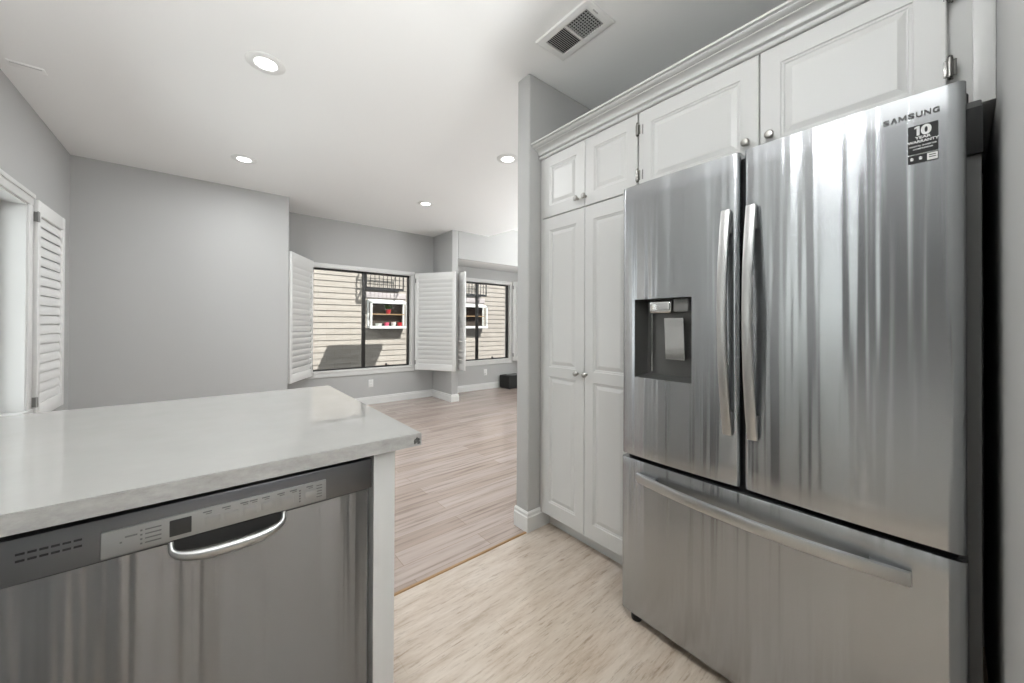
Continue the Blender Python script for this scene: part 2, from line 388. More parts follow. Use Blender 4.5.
# the window over the sink run, left of the camera
y0, y1, z0, z1 = KW
root = sempty('window_4', (XL, (y0 + y1) / 2, z0)); bm = new()
for a in ((y0, y1, z1 - .04, z1), (y0, y1, z0, z0 + .035), (y0, y0 + .035, z0, z1), (y1 - .035, y1, z0, z1), ((y0 + y1) / 2 - .02, (y0 + y1) / 2 + .02, z0, z1)): box(bm, XL - .10, XL - .05, a[0], a[1], a[2], a[3])
obj('frame', bm, M_trim, root)
bm = new(); box(bm, XL - .078, XL - .074, y0 + .03, y1 - .03, z0 + .03, z1 - .03); obj('pane', bm, M_glass, root)
M_sheer = mat('sheer_white_fabric', (.8, .8, .78), .9)
tr_ = nd(M_sheer, 'ShaderNodeBsdfTranslucent'); tr_.inputs[0].default_value = (.8, .8, .78, 1); mx_ = nd(M_sheer, 'ShaderNodeMixShader'); mx_.inputs[0].default_value = .72
lk(M_sheer, bsdf(M_sheer).outputs[0], mx_.inputs[1]); lk(M_sheer, tr_.outputs[0], mx_.inputs[2]); lk(M_sheer, mx_.outputs[0], M_sheer.node_tree.nodes['Material Output'].inputs[0])
bm = new(); box(bm, XL - .034, XL - .032, y0 + .01, y1 - .01, z0 + .02, z1 - .03); box(bm, XL - .045, XL - .02, y0 + .01, y1 - .01, z1 - .03, z1 - .002, .004); obj('added_sheer_blind', bm, M_sheer, root)  # unseen blind added to dim this window's reflection in the refrigerator
# unseen glazed doors, put in to let the daylight in
root = sempty('door_1', (6.1, 3.3, 0)); bm = new()
for a in ((2.0, 4.6, 2.06, 2.12), (2.0, 4.6, .02, .07), (2.0, 2.06, .02, 2.12), (4.54, 4.6, .02, 2.12), (3.27, 3.33, .02, 2.12)): box(bm, 6.09, 6.15, a[0], a[1], a[2], a[3])
obj('frame', bm, M_trim, root)
bm = new(); box(bm, 6.117, 6.122, 2.05, 4.55, .06, 2.07); obj('pane', bm, M_glass, root)
root = sempty('door_2', (.65, -2.78, 0)); bm = new()
for a in ((-.3, 1.6, 2.04, 2.1), (-.3, 1.6, .02, .08), (-.3, -.24, .02, 2.1), (1.54, 1.6, .02, 2.1), (.62, .68, .02, 2.1)): box(bm, a[0], a[1], -2.81, -2.75, a[2], a[3])
obj('frame', bm, M_trim, root)
bm = new(); box(bm, -.26, 1.56, -2.782, -2.778, .06, 2.06); obj('pane', bm, M_glass, root)

# ------------------------------------------------------------------ outside: the neighbouring house and the yard between
NY = 8.7
bm = new(); box(bm, -14, 22, 5.86, NY, -.42, -.30); struct('ground', bm, M_ground)
bm = new(); box(bm, 2.82, 4.02, 5.87, 6.83, 2.72, 2.80); struct('trim_2', bm, M_roof)     # unseen roof overhang, shaped to cast the shadow on the siding
fence = thing('added_yard_fence', 'unseen board fence added at the left of the side yard to block sky light', 'fence', (-2.2, 7.3, -.3))  # out of view, added to keep sky light off the shaded siding
bm = new()
for k in range(14): box(bm, -2.22, -2.19, 5.90 + k * .197, 5.90 + k * .197 + .185, -.28, 3.0, .003)
obj('boards', bm, M_roof, fence)
for z_ in (.2, 2.4):
    bm = new(); box(bm, -2.26, -2.22, 5.9, 8.64, z_, z_ + .09); obj('rail', bm, M_roof, fence)
house = thing('neighboring_house', 'beige lap-sided house wall standing across the narrow yard, seen through the windows', 'house', (4, NY, -.3))
bm = new(); z = -.3
prof = []
while z < 3.5:
    prof += [(NY - .020, z), (NY - .002, z + .13)]; z += .13
prof += [(NY + .2, z), (NY + .2, -.3)]
prism(bm, prof, 'X', -9, 16); obj('siding', bm, M_siding, house, sharp=10)
bm = new(); prism(bm, [(NY - .25, 3.35), (NY + .4, 3.75), (NY + .4, 3.62), (NY - .25, 3.25)], 'X', -9, 16); obj('eave', bm, M_trim, house)

def garden_window(x0, x1, z0, z1, label):
    d = .22; yf = NY - d; zt = z1 - .06
    bm = new(); f = .035
    def bar(a, b, r=.018): tube(bm, [a, b], r, 6)
    for x in (x0, x1):
        box(bm, x - .02, x + .02, yf - .02, yf + .02, z0, zt, .003); box(bm, x - .02, x + .02, NY - .04, NY - .003, z0, z1, .003)
        box(bm, x - .02, x + .02, yf, NY - .01, z0 - .03, z0 + .03, .003)
        prism(bm, [(yf - .02, zt - .02), (yf - .02, zt + .02), (NY - .01, z1 + .02), (NY - .01, z1 - .02)], 'X', x - .02, x + .02)
    box(bm, x0 - .03, x1 + .03, yf - .025, yf + .02, z0 - .04, z0 + .02, .003); box(bm, x0 - .02, x1 + .02, yf - .02, yf + .02, zt - .02, zt + .03, .003)
    box(bm, x0, x1, NY - .03, NY - .004, z1 - .02, z1 + .03, .003)
    gw = obj('garden_window', bm, M_trim, house)
    bm = new(); box(bm, x0 + .01, x1 - .01, NY - .034, NY - .026, z0, z1 - .02); obj('room_shade_panel', bm, M_room_shade, gw)  # dark panel standing in for the unlit room behind
    bm = new(); box(bm, x0, x1, yf + .01, NY - .03, z0 - .03, z0 - .005); obj('floor_board', bm, M_trim, gw)
    bm = new(); box(bm, x0 + .02, x1 - .02, yf + .06, NY - .04, z0 + .285, z0 + .305); obj('shelf', bm, M_wood, gw)
    bm = new()
    box(bm, x0 + .02, x1 - .02, yf - .002, yf + .002, z0 + .02, zt - .02)
    obj('pane', bm, M_glass, gw)
    bm = new(); prism(bm, [(yf, zt + .02), (yf, zt + .028), (NY - .02, z1 + .008), (NY - .02, z1)], 'X', x0 + .02, x1 - .02); obj('sloping_pane', bm, M_white, gw)
    return yf
def basket(x0, x1, z0, z1):
    d = .3; yf = NY - d; bm = new()
    box(bm, x0, x1, yf - .02, yf + .02, z0 - .03, z0 + .02); box(bm, x0, x1, yf - .012, yf + .012, z1 - .02, z1 + .01)
    for x in (x0, x1):
        box(bm, x - .012, x + .012, yf, NY - .02, z0 - .015, z0 + .015); box(bm, x - .012, x + .012, yf, NY - .02, z1 - .015, z1 + .01)
    box(bm, x0, x1, NY - .045, NY - .02, z0 - .03, z0 + .02)
    for x in (x0, x1):
        box(bm, x - .012, x + .012, yf - .012, yf + .012, z0 - .02, z1)
    rail = obj('window_box_railing', bm, M_iron, house)
    n = 9
    for i in range(n + 1):
        x = x0 + (x1 - x0) * i / n
        bm = new(); box(bm, x - .006, x + .006, yf - .006, yf + .006, z0 + .02, z1 - .02); obj('bar', bm, M_iron, rail)
    bm = new(); box(bm, x0, x1, yf - .008, yf + .008, (z0 + z1) / 2 + .04, (z0 + z1) / 2 + .056); obj('rail', bm, M_iron, rail)
G1 = (2.86, 3.70, 1.16, 1.78); G2 = (5.25, 6.08, 1.16, 1.78)
for g in (G1, G2):
    garden_window(*g, '')
    bm = new(); box(bm, g[0] - .06, g[1] + .06, NY - .045, NY - .023, 1.84, 1.97, .004); obj('trim_board', bm, mat('mauve_trim_board', (.42, .38, .38), .7), house)
basket(2.72, 3.58, 2.04, 2.55); basket(5.15, 6.0, 2.04, 2.55)

def pot(x, y, z, r, h, m_, nm, label, cat, plant=False):
    t = thing(nm, label, cat, (x, y, z))
    bm = new(); lathe(bm, [(r * .7, 0), (r * .85, h * .5), (r, h), (r * .9, h), (r * .75, h * .6)], (x, y, z), n=16); obj('pot' if plant else 'body', bm, m_, t)
    if plant:
        bm = new()
        for k in range(70):
            a = random.uniform(0, 2 * PI); q = random.uniform(.01, .115); p = Vector((x + math.cos(a) * q, y + math.sin(a) * q * .35, z + h + random.uniform(.0, .09)))
            d = Vector((math.cos(a), math.sin(a), random.uniform(-.3, .8))) * .035; s = d.cross(Vector((0, 0, 1))).normalized() * .016
            quad(bm, p, p + d * .5 + s, p + d, p + d * .5 - s)
        obj('foliage', bm, M_leaf, t)
    return t
gy = NY - .125
pot(3.29, gy, 1.466, .06, .10, M_red, 'potted_plant', 'leafy green plant in a red pot on the upper shelf of the garden window', 'plant', True)
pot(3.06, gy, 1.156, .08, .085, M_white, 'bowl', 'white bowl at the left on the floor of the garden window', 'bowl')
pot(3.25, gy, 1.156, .06, .11, M_pink, 'flowerpot', 'small pink flowerpot beside the white bowl in the garden window', 'pot')
pot(3.42, gy, 1.156, .06, .12, M_white, 'flowerpot', 'small white flowerpot between the pink and red ones in the garden window', 'pot')
pot(3.57, gy, 1.156, .06, .11, M_red, 'flowerpot', 'small red flowerpot at the right end of the garden window floor', 'pot')

# ------------------------------------------------------------------ plantation shutters
def shutter(name, label, hinge, end, z0, z1, flip=1, tilt=62, th=.028, pitch=.071, bl=.041):
    """one louvred panel from its hinge to its free end (both (x, y)); local x runs along the panel"""
    a = math.atan2(end[1] - hinge[1], end[0] - hinge[0]); w = math.hypot(end[0] - hinge[0], end[1] - hinge[1]); h = z1 - z0
    t = thing(name, label, 'shutter', (hinge[0], hinge[1], z0), 'plantation shutters', a)
    bm = new(); s = .055; r = .10
    box(bm, 0, s, -th / 2, th / 2, 0, h, .003); box(bm, w - s, w, -th / 2, th / 2, 0, h, .003)
    box(bm, s, w - s, -th / 2 + .001, th / 2 - .001, 0, r, .003); box(bm, s, w - s, -th / 2 + .001, th / 2 - .001, h - r, h, .003)
    obj('panel_frame', bm, M_shut, t, local=True)
    bm = new(); n = int(round((h - 2 * r) / pitch)); p = (h - 2 * r) / n; ct, st = math.cos(math.radians(tilt)), math.sin(math.radians(tilt)) * flip
    for i in range(n):
        zc = r + p * (i + .5); L = []
        for x in (s, w - s):
            L.append([bm.verts.new((x, math.cos(k * PI / 5) * bl * ct - math.sin(k * PI / 5) * .005 * st, zc + math.cos(k * PI / 5) * bl * st + math.sin(k * PI / 5) * .005 * ct)) for k in range(10)])
        for k in range(10): bm.faces.new((L[0][k], L[0][(k + 1) % 10], L[1][(k + 1) % 10], L[1][k]))
        bm.faces.new(L[0][::-1]); bm.faces.new(L[1])
    obj('louvers', bm, M_shut, t, sharp=50, local=True)
    for z in (.12, h - .12):
        bm = new()
        tube(bm, [(-.004, -th / 2 * flip, z - .035), (-.004, -th / 2 * flip, z + .035)], .006, 8); box(bm, 0, .022, -th / 2 - .002, th / 2 + .002, z - .034, z + .034, .001)
        box(bm, -.0025, .0, -th / 2 + .004, th / 2 - .002, z - .034, z + .034); box(bm, -.030, -.006, -th / 2 - .004, -th / 2 - .001, z - .034, z + .034) if abs(a - PI / 2) < .01 else None
        obj('hinge', bm, M_hinge, t, local=True)
    return t
shutter('plantation_shutter', 'white louvred shutter swung open left of the window showing red flowerpots', (1.105, 5.655), (.748, 5.058), .505, 2.085, 1, 70)
shutter('plantation_shutter', 'white louvred shutter swung open in front of the wall column, between the two windows', (2.61, 5.63), (2.99, 5.0), .485, 2.05, -1, 72)
shutter('plantation_shutter', 'white louvred shutter seen edge-on at the left side of the alcove window', (3.13, 5.64), (3.122, 4.93), .49, 2.055, -1)
shutter('plantation_shutter', 'white louvred shutter at the right side of the alcove window, mostly behind the kitchen wall', (4.70, 5.655), (5.05, 5.10), .50, 2.085, -1)
shutter('plantation_shutter', 'white louvred shutter folded flat against the left wall near the room corner', (-.930, 4.078), (-.930, 4.70), .545, 2.075, 1, 82, .034, bl=.0345)

# ------------------------------------------------------------------ peninsula: countertop, end panel, dishwasher
CT, CB = .915, .8805
KX1, KY0, KY1 = .461, .951, 1.963
ctop = thing('countertop', 'pale quartz countertop of the peninsula with a chipped front corner', 'countertop', (-.2, 1.45, CB))
bm = new(); out = [(XL + .003, KY1), (XL + .003, -1.9), (-.33, -1.9), (-.33, KY0), (KX1, KY0), (KX1, KY1)]
prism(bm, out, 'Z', CB, CT)
bmesh.ops.recalc_face_normals(bm, faces=bm.faces)
bmesh.ops.bevel(bm, geom=[e_ for e_ in bm.edges if all(abs(v.co.z - CT) < 1e-5 for v in e_.verts)], offset=.002, segments=2, affect='EDGES')
for f in bm.faces:
    if abs(f.normal.z) < .5: f.material_index = 1
obj('slab', bm, [M_quartz, M_quartz_edge], ctop)
bm = new(); r_ = bmesh.ops.create_icosphere(bm, subdivisions=3, radius=1)
for v in bm.verts:
    q = 1 + random.uniform(-.18, .18)
    v.co = Vector((KX1 - .0125 + v.co.x * .0155 * q, KY0 + .0085 + v.co.y * .0115 * q, .8945 + v.co.z * .0125 * q))
tag_ = obj('chip', bm, M_chip, ctop, sharp=10); tag_['label'] = 'dark grey chip broken out of the countertop corner'

pen = thing('peninsula_cabinet', 'white base cabinet under the countertop with a plain painted end panel', 'cabinet', (.1, 1.3, 0))
bm = new(); box(bm, .337, .394, .972, 1.62, .0, CB - .001, .002); obj('end_panel', bm, M_cab, pen)
bm = new(); box(bm, XL + .004, .337, 1.60, 1.62, 0, CB - .001); obj('back_panel', bm, M_cab, pen)
bm = new(); box(bm, XL + .004, -.345, -1.88, 1.598, .1, CB - .001); obj('cabinet_body', bm, M_cab, pen)
bm = new(); box(bm, -.344, -.28, .978, 1.0, .1, CB - .001, .002); obj('corner_filler', bm, M_cab, pen)
for i in range(4):
    ya = -1.86 + i * .70; bm = new(); box(bm, -.345, -.327, ya, ya + .68, .12, CB - .02, .004); obj('door', bm, M_cab, pen)

tall = thing('added_dark_cabinet', 'unseen dark tall cabinet added at the left wall to darken the refrigerator reflection', 'cabinet', (-.65, -.5, 0))  # out of view, added as a dark reflection for the refrigerator doors
bm = new(); box(bm, XL + .004, -.36, -1.25, .24, .92, 2.3, .003); obj('cabinet_body', bm, M_tall, tall)
for za, zb in ((.95, 1.55), (1.6, 2.27)):
    bm = new(); box(bm, -.36, -.34, -1.2, .2, za, zb, .004); d_ = obj('door', bm, M_tall, tall); bm = new(); tube(bm, [(-.31, -1.1, zb - .06), (-.31, .1, zb - .06)], .009, 10); box(bm, -.34, -.305, -1.0, -.98, zb - .065, zb - .055); box(bm, -.34, -.305, -.02, .0, zb - .065, zb - .055); obj('handle', bm, M_nickel, d_)
DX0, DX1, DY = -.272, .328, .965
dw = thing('dishwasher', 'stainless steel dishwasher with a curved pocket handle under the countertop', 'dishwasher', ((DX0 + DX1) / 2, 1.25, 0))
bm = new(); box(bm, DX0 + .004, DX1 + .004, DY + .045, 1.56, .02, .874); obj('tub', bm, M_dark, dw)
# door: slightly bowed sheet with rolled edges
bm = new(); N = 24; prof = [(DX0, DY + .045), (DX0, DY + .008)]
for i in range(N + 1):
    s = i / N; x = DX0 + .006 + (DX1 - .003 - DX0 - .012) * s; prof.append((x, DY + .003 - .003 * (1 - (2 * s - 1) ** 2)))
prof += [(DX1 - .003, DY + .008), (DX1 - .003, DY + .045)]
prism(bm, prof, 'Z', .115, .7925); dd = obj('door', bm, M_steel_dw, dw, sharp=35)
bm = new(); box(bm, DX0, DX1 + .002, DY - .001, DY + .045, .7935, .8685, .003); cp = obj('control_panel', bm, M_band, dw)
bm = new(); box(bm, -.143, .220, DY - .006, DY, .7985, .8455, .002); strip = obj('button_strip', bm, M_panel, cp)
bm = new(); box(bm, -.054, -.022, DY - .0072, DY - .003, .807, .838, .001); obj('display', bm, M_black, cp)
bm = new()
def mark(x, z, w, h): box(bm, x - w / 2, x + w / 2, DY - .0066, DY - .004, z - h / 2, z + h / 2)
for k, x in enumerate((-.076, -.076, -.076, -.076)): mark(x, .834 - k * .008, .022, .0022); mark(x - .016, .834 - k * .008, .003, .003)
for x in (.002, .032, .062, .078, .100, .128, .152, .185): mark(x, .8385, .014, .0022); mark(x + .002, .8345, .009, .0014)
for k in range(5): mark(.205, .836 - k * .0065, .012, .0016); mark(.165, .834 - k * .006, .003, .003)
mark(-.105, .829, .016, .003); mark(-.118, .821, .003, .003)
obj('button_printing', bm, M_ink, cp)
for x in (.010, .040, .072, .104, .140, .188):
    bm = new(); box(bm, x - .012, x + .012, DY - .0068, DY - .004, .812, .828, .0008); obj('button', bm, M_panel, cp)
bm = new()
for z in (.8425, .8315):
    for k in range(6): box(bm, -.236 + k * .0123, -.2265 + k * .0123, DY - .0022, DY + .01, z - .0017, z + .0017)
obj('vent_slots', bm, M_dark, cp)
hx0, hx1 = -.052, .134; hc = (hx0 + hx1) / 2; hw = (hx1 - hx0) / 2
bm = new(); pl = [(hc + hw * math.cos(PI + PI * k / 24), .797 - .030 * abs(math.sin(PI + PI * k / 24)) ** .55) for k in range(25)]
prism(bm, pl, 'Y', DY - .0035, DY + .004); pk = obj('handle_pocket_shade', bm, M_dark, dd)  # dark plate standing in for the shaded hollow behind the handle
bm = new(); pts = []; rr = []; r2_ = []
for k in range(33):
    a = PI + PI * k / 32; s = abs(math.sin(a))
    pts.append((hc + hw * math.copysign(abs(math.cos(a)) ** .8, math.cos(a)), DY - .004 - .020 * s ** .7, .796 - .033 * s ** .55)); rr.append(.004 + .0065 * s); r2_.append(.003 + .004 * s)
tube(bm, pts, rr, 12, ry=r2_, upv=Vector((0, -1, 0))); obj('handle', bm, M_dwhandle, dd)
bm = new(); box(bm, DX0 + .01, DX1 - .01, DY + .06, DY + .075, 0.0, .11); obj('toe_panel', bm, M_black, dw)

# ------------------------------------------------------------------ cabinets
BX = 1.551            # plane of the door fronts
def panel_door(bm, xf, y0, y1, z0, z1, panels, th=.019, ch=.003, raise_=True):
    """raised-panel door facing -X; panels: [(ya, yb, za, zb)]"""
    back = xf + th
    A = [(y0, z0), (y1, z0), (y1, z1), (y0, z1)]
    def ring(ya, yb, za, zb, x): return [bm.verts.new((x, ya, za)), bm.verts.new((x, yb, za)), bm.verts.new((x, yb, zb)), bm.verts.new((x, ya, zb))]
    def join(P, Q):
        for k in range(4): bm.faces.new((P[k], P[(k + 1) % 4], Q[(k + 1) % 4], Q[k]))
    R0 = ring(y0, y1, z0, z1, back); R1 = ring(y0, y1, z0, z1, xf + ch); R2 = ring(y0 + ch, y1 - ch, z0 + ch, z1 - ch, xf)
    bm.faces.new(R0); join(R0, R1); join(R1, R2)
    ya, yb = panels[0][0], panels[0][1]
    def fr(a, b, c, d): bm.faces.new([bm.verts.new(p) for p in ((xf, a, c), (xf, b, c), (xf, b, d), (xf, a, d))])
    fr(y0 + ch, ya, z0 + ch, z1 - ch); fr(yb, y1 - ch, z0 + ch, z1 - ch)
    zz = [z0 + ch] + [v for p in sorted(panels, key=lambda q: q[2]) for v in (p[2], p[3])] + [z1 - ch]
    for k in range(0, len(zz), 2): fr(ya, yb, zz[k], zz[k + 1])
    for a, b, c, d in panels:
        steps = [(0, 0), (.003, .0035), (.009, .0045), (.011, .0075), (.015, .0075), (.033, .0025), (.0350, .0028)]
        P = ring(a, b, c, d, xf)
        for ins, dep in steps[1:]:
            Q = ring(a + ins, b - ins, c + ins, d - ins, xf + dep); join(P, Q); P = Q
        bm.faces.new(P)
def knob(parent, y, z, xf=BX):
    bm = new(); lathe(bm, [(.0075, 0), (.0075, .002), (.0052, .006), (.0052, .012), (.0115, .016), (.0150, .021), (.0150, .025), (.0115, .029), (.005, .0305)], (xf, y, z), '-X', 20)
    return obj('knob', bm, M_nickel, parent, sharp=25)
def hinge(parent, y, z, side):
    """exposed wrap hinge: barrel on the gap, leaf on the frame with little finials"""
    bm = new(); x = BX + .002
    tube(bm, [(x - .008, y, z - .026), (x - .008, y, z + .026)], .0062, 10); box(bm, x - .0045, x - .0015, y - .012, y + .012, z - .022, z + .022, .001)
    lathe(bm, [(.002, -.034), (.0055, -.030), (.004, -.026)], (x - .008, y, z), n=8); lathe(bm, [(.003, .026), (.0055, .030), (.002, .034)], (x - .008, y, z), n=8)
    box(bm, x + .004, x + .017, y - .002, y + .006 * side, z - .024, z + .024)
    return obj('hinge', bm, M_hinge2, parent)
def leaf_slot(parent, y, z):
    bm = new(); box(bm, BX - .002, BX + .004, y - .0016, y + .0016, z - .022, z + .022); return obj('hinge_leaf', bm, M_ink, parent)

PY0, PY1 = .953, 1.606
pantry = thing('pantry_cabinet', 'tall white pantry cabinet with four raised-panel doors beside the refrigerator', 'cabinet', (1.9, 1.28, 0))
bm = new(); box(bm, BX + .021, KX - .002, PY0, PY1, .09, 2.222, .001)
obj('cabinet_body', bm, M_cab, pantry)
bm = new(); box(bm, BX + .003, BX + .021, 1.5915, PY1, .092, 2.2132, .001); obj('face_frame', bm, M_cab, pantry)
bm = new(); box(bm, 1.627, 1.642, PY0, PY1, 0, .09); obj('toe_kick', bm, M_cab, pantry)
SPL = 1.2685
for (a, b, kn, lab) in ((SPL + .0012, 1.590, 1.314, 1), (.957, SPL - .0012, 1.254, 0)):
    ins = .058
    bm = new(); panel_door(bm, BX, a, b, 0.095, 1.8495, [(a + ins, b - ins, .175, .915), (a + ins, b - ins, .972, 1.775)]); d = obj('door', bm, M_cab, pantry, sharp=15); knob(d, kn, .954)
    bm = new(); panel_door(bm, BX, a, b, 1.8545, 2.213, [(a + ins, b - ins, 1.920, 2.152)]); d = obj('door', bm, M_cab, pantry, sharp=15); knob(d, 1.316 if lab else 1.262, 1.904)
    if not lab:
        hinge(d, .953, 2.133, 1); hinge(d, .953, 1.918, 1)

over = thing('wall_cabinet', 'white two-door cabinet mounted above the refrigerator', 'cabinet', (1.9, .45, 1.80))
bm = new(); box(bm, BX + .021, KX - .002, -.0655, PY0 - .002, 1.802, 2.222, .001); obj('cabinet_body', bm, M_cab, over)
OS = .4595
for (a, b, kn) in ((OS + .0015, .949, .500), (.016, OS - .0015, .424)):
    bm = new(); panel_door(bm, BX, a, b, 1.815, 2.213, [(a + .062, b - .062, 1.880, 2.148)]); d = obj('door', bm, M_cab, over, sharp=15); knob(d, kn, 1.896)
    if kn > .46: leaf_slot(d, .928, 2.128); leaf_slot(d, .928, 1.918)
    else: hinge(d, .011, 2.13, -1); hinge(d, .011, 1.918, -1)
bm = new(); box(bm, BX + .004, BX + .0215, -.0655, -.028, 1.803, 2.222, .002); obj('filler_strip', bm, M_cab, over)

bm = new()   # crown moulding, profile in (x, z)
cp_ = [(BX + .02, 2.214), (BX - .007, 2.214), (BX - .012, 2.219), (BX - .012, 2.226), (BX - .006, 2.229), (BX - .006, 2.233), (BX - .020, 2.236), (BX - .020, 2.241), (BX - .015, 2.243)]
for k in range(8):
    a = k / 7 * PI / 2; cp_.append((BX - .016 - .026 * (1 - math.cos(a)), 2.244 + .020 * math.sin(a)))
cp_ += [(BX - .047, 2.264), (BX - .050, 2.267), (BX - .047, 2.270), (BX - .045, 2.272)]
for k in range(6):
    a = k / 5 * PI / 2; cp_.append((BX - .047 - .021 * math.sin(a), 2.272 + .010 * (1 - math.cos(a))))
cp_ += [(BX - .066, 2.2835), (BX - .0785, 2.2845), (BX - .0785, 2.2935), (BX + .02, 2.2935)]
prism(bm, cp_, 'Y', -.0655, 1.6125)
tag(obj('crown_molding', bm, M_cab, None, sharp=22), 'stepped white crown molding running along the tops of the cabinets', 'molding')

# ------------------------------------------------------------------ refrigerator
FX, FY0, FY1 = 1.347, -.015, .899
fr_ = thing('refrigerator', 'stainless steel french-door refrigerator with a bottom freezer drawer and water dispenser', 'refrigerator', (1.8, .44, 0))
bm = new(); box(bm, FX + .082, 2.18, FY0 - .024, FY1 + .006, .035, 1.765, .004); obj('case', bm, M_case, fr_)
for y in (FY0 - .004, FY1 - .10):
    bm = new(); box(bm, FX + .074, FX + .30, y, y + .10, 1.7655, 1.788, .006); obj('hinge_cover', bm, M_black, fr_)
bm = new(); box(bm, FX + .070, FX + .0815, FY0 - .026, FY0 + .03, 1.632, 1.745, .002); obj('corner_cover', bm, M_black, fr_)
for y in (FY0 + .06, FY1 - .050):
    bm = new(); lathe(bm, [(.020, 0), (.022, .004), (.022, .024), (.012, .028), (.012, .042)], (FX + .034, y, 0), n=18); obj('foot', bm, M_black, fr_)
def front_sheet(bm, y0, y1, z0, z1, hole=None, bulge=.007, th=.066, bev=.0022):
    """bowed door skin: front at x ~ FX, rolled vertical edges, optional rectangular hole (ya, yb, za, zb)"""
    rr_ = .014; ys = []
    prof = [(y0, FX + th)]
    for k in range(6):
        a = k / 5 * PI / 2; prof.append((y0 + rr_ * (1 - math.cos(a)), FX + rr_ * (1 - math.sin(a)) + .0))
    inner = [y0 + rr_ + (y1 - y0 - 2 * rr_) * i / 30 for i in range(1, 30)]
    if hole:
        inner = [y for y in inner if min(abs(y - hole[0]), abs(y - hole[1])) > .006] + [hole[0], hole[1]]; inner.sort()
    prof += [(y, FX) for y in inner]
    for k in range(6):
        a = (1 - k / 5) * PI / 2; prof.append((y1 - rr_ * (1 - math.cos(a)), FX + rr_ * (1 - math.sin(a))))
    prof.append((y1, FX + th))
    c, hw_ = (y0 + y1) / 2, (y1 - y0) / 2
    prof = [(y, x - bulge * max(0, 1 - ((y - c) / hw_) ** 2) if x < FX + th - .001 else x) for y, x in prof]
    zs = [(z0, bev), (z0 + bev * .3, bev * .3), (z0 + bev, 0)] + [(z0 + bev + (z1 - z0 - 2 * bev) * i / 16, 0) for i in range(1, 16)] + [(z1 - bev, 0), (z1 - bev * .3, bev * .3), (z1, bev)]
    if hole: zs = sorted([q for q in zs if min(abs(q[0] - hole[2]), abs(q[0] - hole[3])) > .008] + [(hole[2], 0), (hole[3], 0)])
    G = []
    for z, ins in zs: G.append([bm.verts.new((min(x + ins, FX + th), y + (c - y) / hw_ * ins, z)) for y, x in prof])
    for i in range(len(G) - 1):
        for j in range(len(prof) - 1):
            if hole and prof[j][0] >= hole[0] - 1e-5 and prof[j + 1][0] <= hole[1] + 1e-5 and zs[i][0] >= hole[2] - 1e-5 and zs[i + 1][0] <= hole[3] + 1e-5: continue
            bm.faces.new((G[i][j], G[i][j + 1], G[i + 1][j + 1], G[i + 1][j]))
        bm.faces.new((G[i][0], G[i + 1][0], G[i + 1][-1], G[i][-1]))
    bm.faces.new(G[0][::-1]); bm.faces.new(G[-1])
HOLE = (.608, .838, 1.007, 1.321)
DZ0, DZ1 = .686, 1.790
bm = new(); front_sheet(bm, .4545, FY1, DZ0, DZ1, HOLE); ld = obj('door', bm, M_steel, fr_, sharp=38); ld['label'] = 'left refrigerator door with the water and ice dispenser'
bm = new(); front_sheet(bm, FY0, .4435, DZ0, DZ1); rd = obj('door', bm, M_steel, fr_, sharp=38); rd['label'] = 'right refrigerator door with the black sticker'
bm = new(); front_sheet(bm, FY0 - .002, FY1 + .003, .040, .670); dr = obj('freezer_drawer', bm, M_steel, fr_, sharp=38)
bm = new(); box(bm, FX + .035, FX + .08, FY0 + .012, FY1 - .012, .668, .690); box(bm, FX + .03, FX + .08, .440, .458, .69, 1.775); obj('gasket', bm, M_dark, fr_)
def bow_handle(p0, p1, out, half_w, half_t, ends, name, parent, along):
    """flat bar bowed away from the door: p0, p1 (y, z) ends; out = stand-off at the middle"""
    bm = new(); n = 28; rings = []
    for i in range(n + 1):
        s = i / n; y = p0[0] + (p1[0] - p0[0]) * s; z = p0[1] + (p1[1] - p0[1]) * s
        q = 1 - (2 * s - 1) ** 2
        xo = FX - .008 - ends - (out - ends) * q; ti = half_t
        wv = Vector((0, half_w, 0)) if along == 'Z' else Vector((0, 0, half_w))
        c = Vector((xo, y, z)); nx = Vector((1, 0, 0)) * ti; ch = .22
        ring = [c + wv * a + nx * b for a, b in ((-1, -1 + ch), (-1 + ch, -1), (1 - ch, -1), (1, -1 + ch), (1, 1 - ch), (1 - ch, 1), (-1 + ch, 1), (-1, 1 - ch))]
        rings.append([bm.verts.new(v) for v in ring])
    for A, B in zip(rings, rings[1:]):
        for k in range(8): bm.faces.new((A[k], A[(k + 1) % 8], B[(k + 1) % 8], B[k]))
    bm.faces.new(rings[0][::-1]); bm.faces.new(rings[-1])
    h = obj(name, bm, M_handle, parent, sharp=35)
    for s in (.0, 1.):   # mounts tapering into the door
        y = p0[0] + (p1[0] - p0[0]) * s; z = p0[1] + (p1[1] - p0[1]) * s; sg = 1 if s == 0 else -1; bm2 = new()
        if along == 'Z': box(bm2, FX - .012 - ends, FX + .004, y - half_w * .8, y + half_w * .8, min(z, z + sg * .075), max(z, z + sg * .075), .003)
        else:
            sg = -1 if s == 0 else 1
            box(bm2, FX - .012 - ends, FX + .004, min(y, y + sg * .075), max(y, y + sg * .075), z - half_w * .75, z + half_w * .75, .003)
        yield_ = bm2
        obj('handle_mount', bm2, M_case, parent)
    return h
bow_handle((.484, .856), (.490, 1.600), .052, .0135, .008, .010, 'handle', ld, 'Z')
bow_handle((.412, .856), (.416, 1.600), .052, .0135, .008, .010, 'handle', rd, 'Z')
bow_handle((.820, .608), (.072, .596), .050, .0165, .008, .008, 'handle', dr, 'Y')
